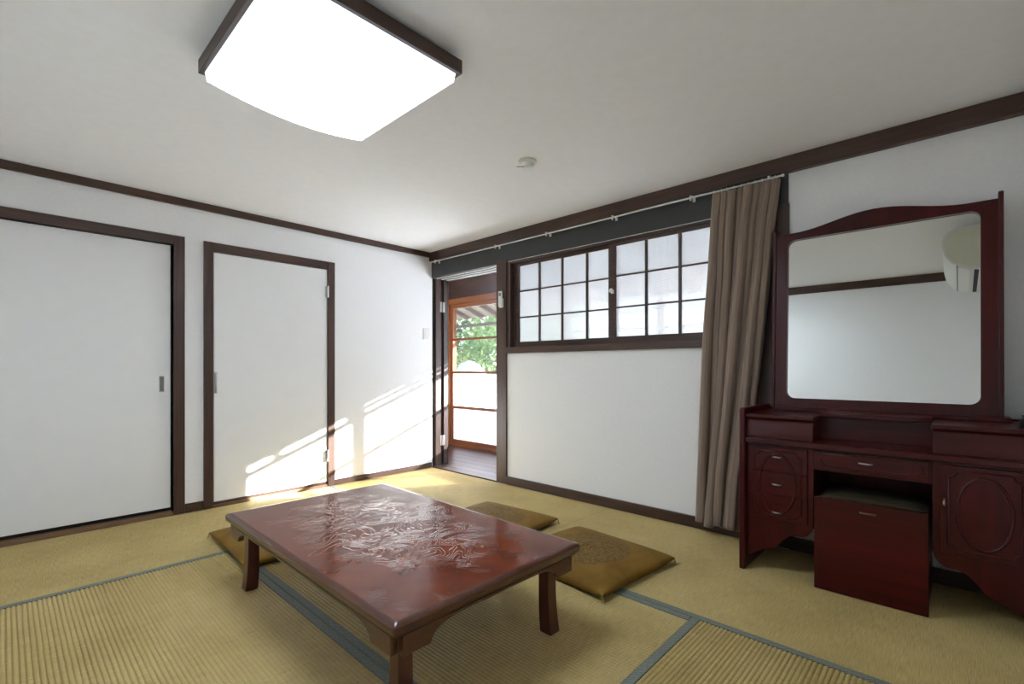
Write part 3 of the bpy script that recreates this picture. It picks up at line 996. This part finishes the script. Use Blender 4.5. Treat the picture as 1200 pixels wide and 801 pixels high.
# mirror frame
XM = -0.108
TILT = 0.0428          # the mirror leans back a little on its base
def lean(o):
    for v in o.data.vertices:
        v.co.x += TILT * (v.co.z - 0.77)
    return o
YM = VC + 0.018
hy_o, zo0, hy_i, zi0, zi1 = 0.416, 0.770, 0.360, 0.818, 1.636
def crest(t):            # t in -1..1 across the frame
    a = abs(t)
    return 1.672 + 0.052 * (0.5 + 0.5 * math.cos(min(1.0, a / 0.80) * math.pi))
outer, inner = [], []
def rr(cy, hz0, hz1, hy, r, n=8):
    pts = []
    for cyy, czz, a0 in ((cy + hy - r, hz1 - r, 0), (cy - hy + r, hz1 - r, 90), (cy - hy + r, hz0 + r, 180), (cy + hy - r, hz0 + r, 270)):
        for k in range(n + 1):
            a = math.radians(a0 + 90 * k / n)
            pts.append((cyy + r * math.cos(a), czz + r * math.sin(a)))
    return pts
top_o = [(YM + hy_o * (1 - 2 * k / 24), crest(1 - 2 * k / 24)) for k in range(25)]
top_i = [(YM + (hy_i - 0.03) * (1 - 2 * k / 24), zi1) for k in range(25)]
def arc(cyy, czz, r, a0, a1, n=6):
    return [(cyy + r * math.cos(math.radians(a0 + (a1 - a0) * k / n)), czz + r * math.sin(math.radians(a0 + (a1 - a0) * k / n))) for k in range(n + 1)]
R_ = 0.036
# go: top (from +y to -y), -y side, bottom, +y side
outer += top_o; inner += top_i
c = arc(YM - hy_i + R_, zi1 - R_, R_, 90, 180); inner += c; outer += [(YM - hy_o, 1.672 - 0.002 - 0.10 * k / 6) for k in range(7)]
c = arc(YM - hy_i + R_, zi0 + R_, R_, 180, 270); inner += c
outer += [(YM - hy_o, 0.87 - 0.1 * k / 3) for k in range(4)] + [(YM - hy_o + 0.06 * k / 3, zo0) for k in range(1, 4)]
c = arc(YM + hy_i - R_, zi0 + R_, R_, 270, 360); inner += c
outer += [(YM + hy_o - 0.06 * (3 - k) / 3, zo0) for k in range(3)] + [(YM + hy_o, zo0 + 0.1 * k / 3) for k in range(4)]
c = arc(YM + hy_i - R_, zi1 - R_, R_, 0, 90); inner += c; outer += [(YM + hy_o, 1.57 + 0.10 * k / 6) for k in range(7)]
lean(MB().ring(outer, inner, 0, XM - 0.022, XM + 0.012).build('mirror_frame', 'mahogany_z', V, 0.002))
for s in (-1, 1):
    y0 = YM + s * hy_o
    a, b = sorted((y0 - s * 0.004, y0 + s * 0.012))
    lean(MB().prism([(XM - 0.030, 0.770), (XM - 0.030, 1.680), (XM - 0.034, 1.694), (XM - 0.026, 1.700), (XM + 0.012, 1.700), (XM + 0.012, 0.770)], 1, a, b).build('frame_post', 'mahogany_z', V, 0.003))
gpts = rr(YM, zi0 - 0.008, zi1 + 0.008, hy_i + 0.008, 0.036)
lean(MB().prism(gpts, 0, XM - 0.006, XM - 0.001).build('mirror_glass', 'mirror_silver', V, label='clear silvered mirror glass with rounded corners'))
lean(vb('mirror_backing', 'black', XM + 0.012, XM + 0.018, YM - hy_o + 0.02, YM + hy_o - 0.02, 0.78, 1.66, 0.0))

# small dark bottle on the right upper box
o = MB().lathe([(0.004, 0.0), (0.018, 0.0), (0.020, 0.004), (0.020, 0.030), (0.014, 0.036), (0.013, 0.044), (0.004, 0.045)], (-0.30, -3.985, 0.752), seg=18).build('jar', 'black', None, smooth='auto')
tag(o, 'small dark jar at the right end of the dressing table top', 'jar')

# stool box pushed into the knee space
S = empty('vanity_stool', (-0.26, VC, 0.0))
tag(S, 'boxy dark red stool with olive padded seat under the dressing table', 'stool')
y0, y1 = VC - 0.190, VC + 0.193
zt = 0.405
bx('front_panel', 'mahogany_y', S, -0.440, -0.424, y0, y1, 0.002, zt, 0.002)
for a in (y0, y1 - 0.016):
    bx('side_panel', 'mahogany_z', S, -0.424, -0.122, a, a + 0.016, 0.0, zt - 0.02, 0.002)
bx('back_panel', 'mahogany_z', S, -0.122, -0.108, y0, y1, 0.0, zt - 0.02, 0.002)
m = MB().grid(lambda s, t: (-0.420 + 0.310 * s, y0 + 0.004 + (y1 - y0 - 0.008) * t, zt - 0.012 + 0.020 * (max(0, 1 - abs(2 * s - 1) ** 4) * max(0, 1 - abs(2 * t - 1) ** 4)) ** 0.5), 14, 14)
m.box(-0.420, -0.110, y0 + 0.004, y1 - 0.004, zt - 0.040, zt - 0.0125)
m.build('seat_pad', 'seat_velour', S, smooth='auto', label='olive brown padded seat')
MB().tube([(-0.4405, VC - 0.028, 0.366), (-0.444, VC - 0.024, 0.366), (-0.445, VC, 0.366), (-0.444, VC + 0.024, 0.366), (-0.4405, VC + 0.028, 0.366)], 0.0042, seg=6).build('grip', 'slot_gold', S, smooth=True)

# ------------------------------------------------------------------ curtain and its rail
cr = empty('curtain_rail', (-0.06, -1.6, 2.0))
tag(cr, 'thin white curtain rail along the window wall', 'curtain rail')
XR, ZR = -0.066, 1.996
MB().tube([(XR, -0.055, ZR), (XR, -3.125, ZR)], 0.0050, seg=10).build('rod', 'white_metal', cr, smooth=True)
for y in (-0.062, -3.118):
    MB().lathe([(0.004, -0.006), (0.008, -0.005), (0.008, 0.005), (0.004, 0.006)], (XR, y, ZR), axis=1, seg=12).build('end_cap', 'white_metal', cr)
for y in (-0.13, -0.95, -1.50, -2.08, -2.62, -3.05):
    m = MB().box(XR - 0.004, -0.010, y - 0.006, y + 0.006, ZR + 0.008, ZR + 0.014).box(-0.016, -0.010, y - 0.008, y + 0.008, ZR - 0.01, ZR + 0.024)
    m.tube([(XR, y, ZR - 0.016), (XR, y, ZR + 0.012)], 0.006, seg=8)
    m.build('bracket', 'white_metal', cr)

EDGE_L = [(2.01, -2.745), (1.48, -2.732), (1.13, -2.712), (0.62, -2.692), (0.05, -2.665)]
EDGE_R = [(2.01, -3.108), (1.75, -3.075), (1.48, -3.055), (1.14, -3.020), (0.76, -2.975), (0.35, -2.920), (0.05, -2.895)]
def interp(tab, z):
    for (z0, a), (z1, b) in zip(tab, tab[1:]):
        if z <= z0 and z >= z1:
            t = (z0 - z) / (z0 - z1)
            return a + (b - a) * t
    return tab[0][1] if z > tab[0][0] else tab[-1][1]
ct = empty('curtain', (-0.075, -2.85, 0.05))
tag(ct, 'brown drawn-back curtain hanging beside the dressing table', 'curtain')
NU, NV = 220, 70
ztop, zbot = 1.981, 0.066
FW = [1.5, 0.8, 1.25, 0.7, 1.35, 0.75, 0.8, 1.0, 0.85]      # uneven fold widths
FT = [0.0]
for w_ in FW:
    FT.append(FT[-1] + w_ / sum(FW))
FA = [0.030, 0.022, 0.036, 0.020, 0.034, 0.024, 0.026, 0.036, 0.024]
def cfn(s, t):
    z = ztop + (zbot - ztop) * t
    yl_, yr_ = interp(EDGE_L, z), interp(EDGE_R, z)
    u = min(0.9999, max(0.0, s + 0.012 * math.sin(7 * s + 3.0 * t) * t * (1 - s) * s * 4))
    k = max(i for i in range(len(FW)) if FT[i] <= u)
    f = (u - FT[k]) / (FT[k + 1] - FT[k])
    # neighbouring folds exchange amplitude slowly on the way down
    amp = FA[k] * (0.75 + 0.35 * min(1.0, t * 3)) * (1 + 0.25 * math.sin(3.0 * t + 1.7 * k))
    bulge = math.sin(math.pi * f) ** 0.5
    x = -0.034 - 2.1 * amp * bulge - 0.010 * t
    # cloth overhangs sideways at the crest of each fold
    wob = 0.010 * math.sin(2 * math.pi * f) * (0.5 + t) + 0.006 * math.sin(4.0 * t + k)
    y = yl_ + (yr_ - yl_) * u + wob * (1 if 0.02 < s < 0.98 else 0.3)
    if t < 0.07:                       # gathered header
        kk = 1 - t / 0.07
        x += (-0.058 - x) * 0.45 * kk
        z += 0.008 * bulge * kk
    if t > 0.97:
        z += 0.010 * math.sin(2.1 * k + 0.6)
    return (max(x, -0.135), y, z)
m = MB().grid(cfn, NU, NV)
o = m.build('cloth', 'curtain_cloth', ct, smooth=True, recalc=False)
uvl = o.data.uv_layers.new(name='UVMap')
for poly in o.data.polygons:
    for li in poly.loop_indices:
        vi = o.data.loops[li].vertex_index
        i, j = vi % (NU + 1), vi // (NU + 1)
        uvl.data[li].uv = (i / NU * 1.5, j / NV * 1.95)
sd = o.modifiers.new('thickness', 'SOLIDIFY')
sd.thickness = 0.0025
sd.offset = 0
for k in range(10):
    s = (k + 0.5) / 10
    p = cfn(s, 0.0)
    MB().tube([(XR, p[1], ZR + 0.010), (XR - 0.010, p[1], ZR), (XR, p[1], ZR - 0.010), (XR + 0.010, p[1], ZR)], 0.0018, True, 5, flat=(0, 1, 0)).build('ring', 'white_metal', ct)

# ------------------------------------------------------------------ ceiling lamp
L = empty('ceiling_lamp', (-2.08, -2.15, H))
tag(L, 'square ceiling lamp with glowing white shade and brown wooden frame', 'ceiling lamp')
lx0, lx1, ly0, ly1 = -2.417, -1.757, -2.484, -1.789
fz0, fz1 = 2.040, 2.090
fw = 0.016
bx('frame_side', 'darkwood_y', L, lx0, lx0 + fw, ly0, ly1, fz0, fz1, 0.002)
bx('frame_side', 'darkwood_y', L, lx1 - fw, lx1, ly0, ly1, fz0, fz1, 0.002)
bx('frame_side', 'darkwood_x', L, lx0 + fw, lx1 - fw, ly0, ly0 + fw, fz0, fz1, 0.002)
bx('frame_side', 'darkwood_x', L, lx0 + fw, lx1 - fw, ly1 - fw, ly1, fz0, fz1, 0.002)
bx('mounting_plate', 'lamp_ribbed_base', L, lx0 + 0.10, lx1 - 0.10, ly0 + 0.10, ly1 - 0.10, fz1 - 0.004, H, 0.003)
bx('housing', 'lamp_ribbed_base', L, lx0 + fw, lx1 - fw, ly0 + fw, ly1 - fw, fz1 - 0.010, fz1 - 0.004)
ax0, ax1, ay0, ay1 = lx0 + fw + 0.001, lx1 - fw - 0.001, ly0 + fw + 0.001, ly1 - fw - 0.001
low = []
for k in range(49):
    t = k / 48
    x = ax0 + 0.020 + (ax1 - ax0 - 0.040) * t
    low.append((x, 2.000 - 0.030 * (1 - (2 * t - 1) ** 2) + (0.0012 if k % 2 else 0)))
m = MB()
by0, by1 = ay0 + 0.022, ay1 - 0.022
vs = [(x, y, z) for y in (by0, by1) for x, z in low]
nl = len(low)
m.add(vs, [(i, i + 1, nl + i + 1, nl + i) for i in range(nl - 1)])
sh = m.build('shade', 'lamp_diffuser', L, recalc=False, label='glowing white bowed plastic shade')
for (x_, y0_, y1_) in ((-2.236, -2.23, -2.083), (-1.942, -2.32, -2.105)):
    t = (x_ - ax0 - 0.02) / (ax1 - ax0 - 0.04)
    zc_ = 2.000 - 0.030 * (1 - (2 * t - 1) ** 2)
    bx('crack', 'grey_plastic', sh, x_ - 0.0008, x_ + 0.0008, y0_, y1_, zc_ - 0.0015, zc_ + 0.002)
# sloping rim of the shade down from the wooden frame, dimmer than the face
m = MB()
rim_low = low + low[::-1]
ring_lo = [(x, by0, z) for x, z in low] + [(x, by1, z) for x, z in low[::-1]]
def up(p, z, k):
    x = ax0 + (p[0] - (ax0 + 0.020)) * (ax1 - ax0) / (ax1 - ax0 - 0.040)
    y = ay0 + (p[1] - by0) * (ay1 - ay0) / (by1 - by0)
    return (p[0] + (x - p[0]) * k, p[1] + (y - p[1]) * k, z)
ring_mid = [up(p, max(p[2] + 0.008, 2.010 - 0.022 * (2.0 - p[2]) / 0.03), 0.75) for p in ring_lo]
ring_up = [up(p, 2.040, 0.97) for p in ring_lo]
ring_top = [up(p, 2.078, 1.0) for p in ring_lo]
q = len(ring_lo)
m.add(ring_lo + ring_mid + ring_up + ring_top, [(r * q + i, r * q + (i + 1) % q, (r + 1) * q + (i + 1) % q, (r + 1) * q + i) for r in range(3) for i in range(q)])
m.build('shade_rim', 'lamp_diffuser_side', sh, recalc=False)

# ------------------------------------------------------------------ small fittings
sm = empty('smoke_detector', (-0.934, -2.075, H))
tag(sm, 'small round white smoke detector on the ceiling', 'smoke detector')
MB().lathe([(0.004, 0.0), (0.050, 0.0), (0.050, -0.010), (0.044, -0.014), (0.004, -0.014)], (-0.934, -2.075, H), seg=28).build('base', 'ivory_plastic', sm, smooth='auto')
MB().lathe([(0.004, -0.014), (0.036, -0.014), (0.033, -0.034), (0.024, -0.040), (0.004, -0.041)], (-0.934, -2.075, H), seg=24).build('sensor_head', 'white_plastic', sm, smooth='auto')
MB().tube([(-0.960, -2.080, H - 0.034), (-0.972, -2.070, H - 0.040), (-0.995, -2.050, H - 0.041)], 0.0022, seg=5).build('pull_tab', 'grey_plastic', sm)

sw = empty('light_switch', (-0.073, 0.0, 1.305))
tag(sw, 'white light switch on the wall next to the corner doorway', 'light switch')
bx('plate', 'white_plastic', sw, -0.112, -0.040, -0.009, 0.0, 1.247, 1.363, 0.004)
bx('rocker', 'white_plastic', sw, -0.094, -0.058, -0.013, -0.009, 1.266, 1.344, 0.002)

rm = empty('remote_control', (-0.02, -0.975, 1.555))
tag(rm, 'white remote control in its holder on the dark post', 'remote control')
bx('holder', 'white_plastic', rm, -0.022, -0.014, -0.997, -0.951, 1.485, 1.560, 0.002)
bx('body', 'white_plastic', rm, -0.036, -0.022, -0.994, -0.954, 1.492, 1.622, 0.004)
bx('display', 'grey_plastic', rm, -0.0365, -0.0355, -0.987, -0.961, 1.580, 1.606, 0.0)

# ------------------------------------------------------------------ air conditioner (seen in the mirror)
XA0, XA1 = -2.42, -1.60
A = empty('air_conditioner', ((XA0 + XA1) / 2, YF, 1.66))
tag(A, 'ivory wall air conditioner reflected in the mirror', 'air conditioner')
Y = lambda d: YF + d
prof_ac = [(0.0, 1.765), (0.15, 1.757), (0.225, 1.770), (0.285, 1.806), (0.322, 1.868), (0.334, 1.930), (0.326, 1.985), (0.300, 2.022), (0.235, 2.046), (0.0, 2.050)]
MB().prism([(Y(d), z) for d, z in prof_ac], 0, XA0, XA1).build('body', 'white_plastic', A, 0.006)
cap = [(0.006, 1.776), (0.15, 1.770), (0.220, 1.782), (0.274, 1.815), (0.308, 1.873), (0.319, 1.930), (0.311, 1.978), (0.288, 2.011), (0.230, 2.034), (0.006, 2.038)]
for xa, xb in ((XA1, XA1 + 0.006), (XA0 - 0.006, XA0)):
    MB().prism([(Y(d), z) for d, z in cap], 0, xa, xb).build('end_cap', 'ivory_plastic', A, 0.002)
MB().prism([(Y(d), z) for d, z in ((0.190, 1.763), (0.250, 1.784), (0.252, 1.779), (0.192, 1.757))], 0, XA0 + 0.03, XA1 - 0.03).build('louvre', 'white_plastic', A)
bx('outlet_slot', 'black', A, XA0 + 0.05, XA1 - 0.05, Y(0.150), Y(0.172), 1.7555, 1.7600)
bx('seam', 'grey_plastic', A, XA0 + 0.01, XA1 - 0.01, Y(0.253), Y(0.259), 1.7790, 1.7900)

for o in list(scn.objects):
    if '_at' in o:
        del o['_at']
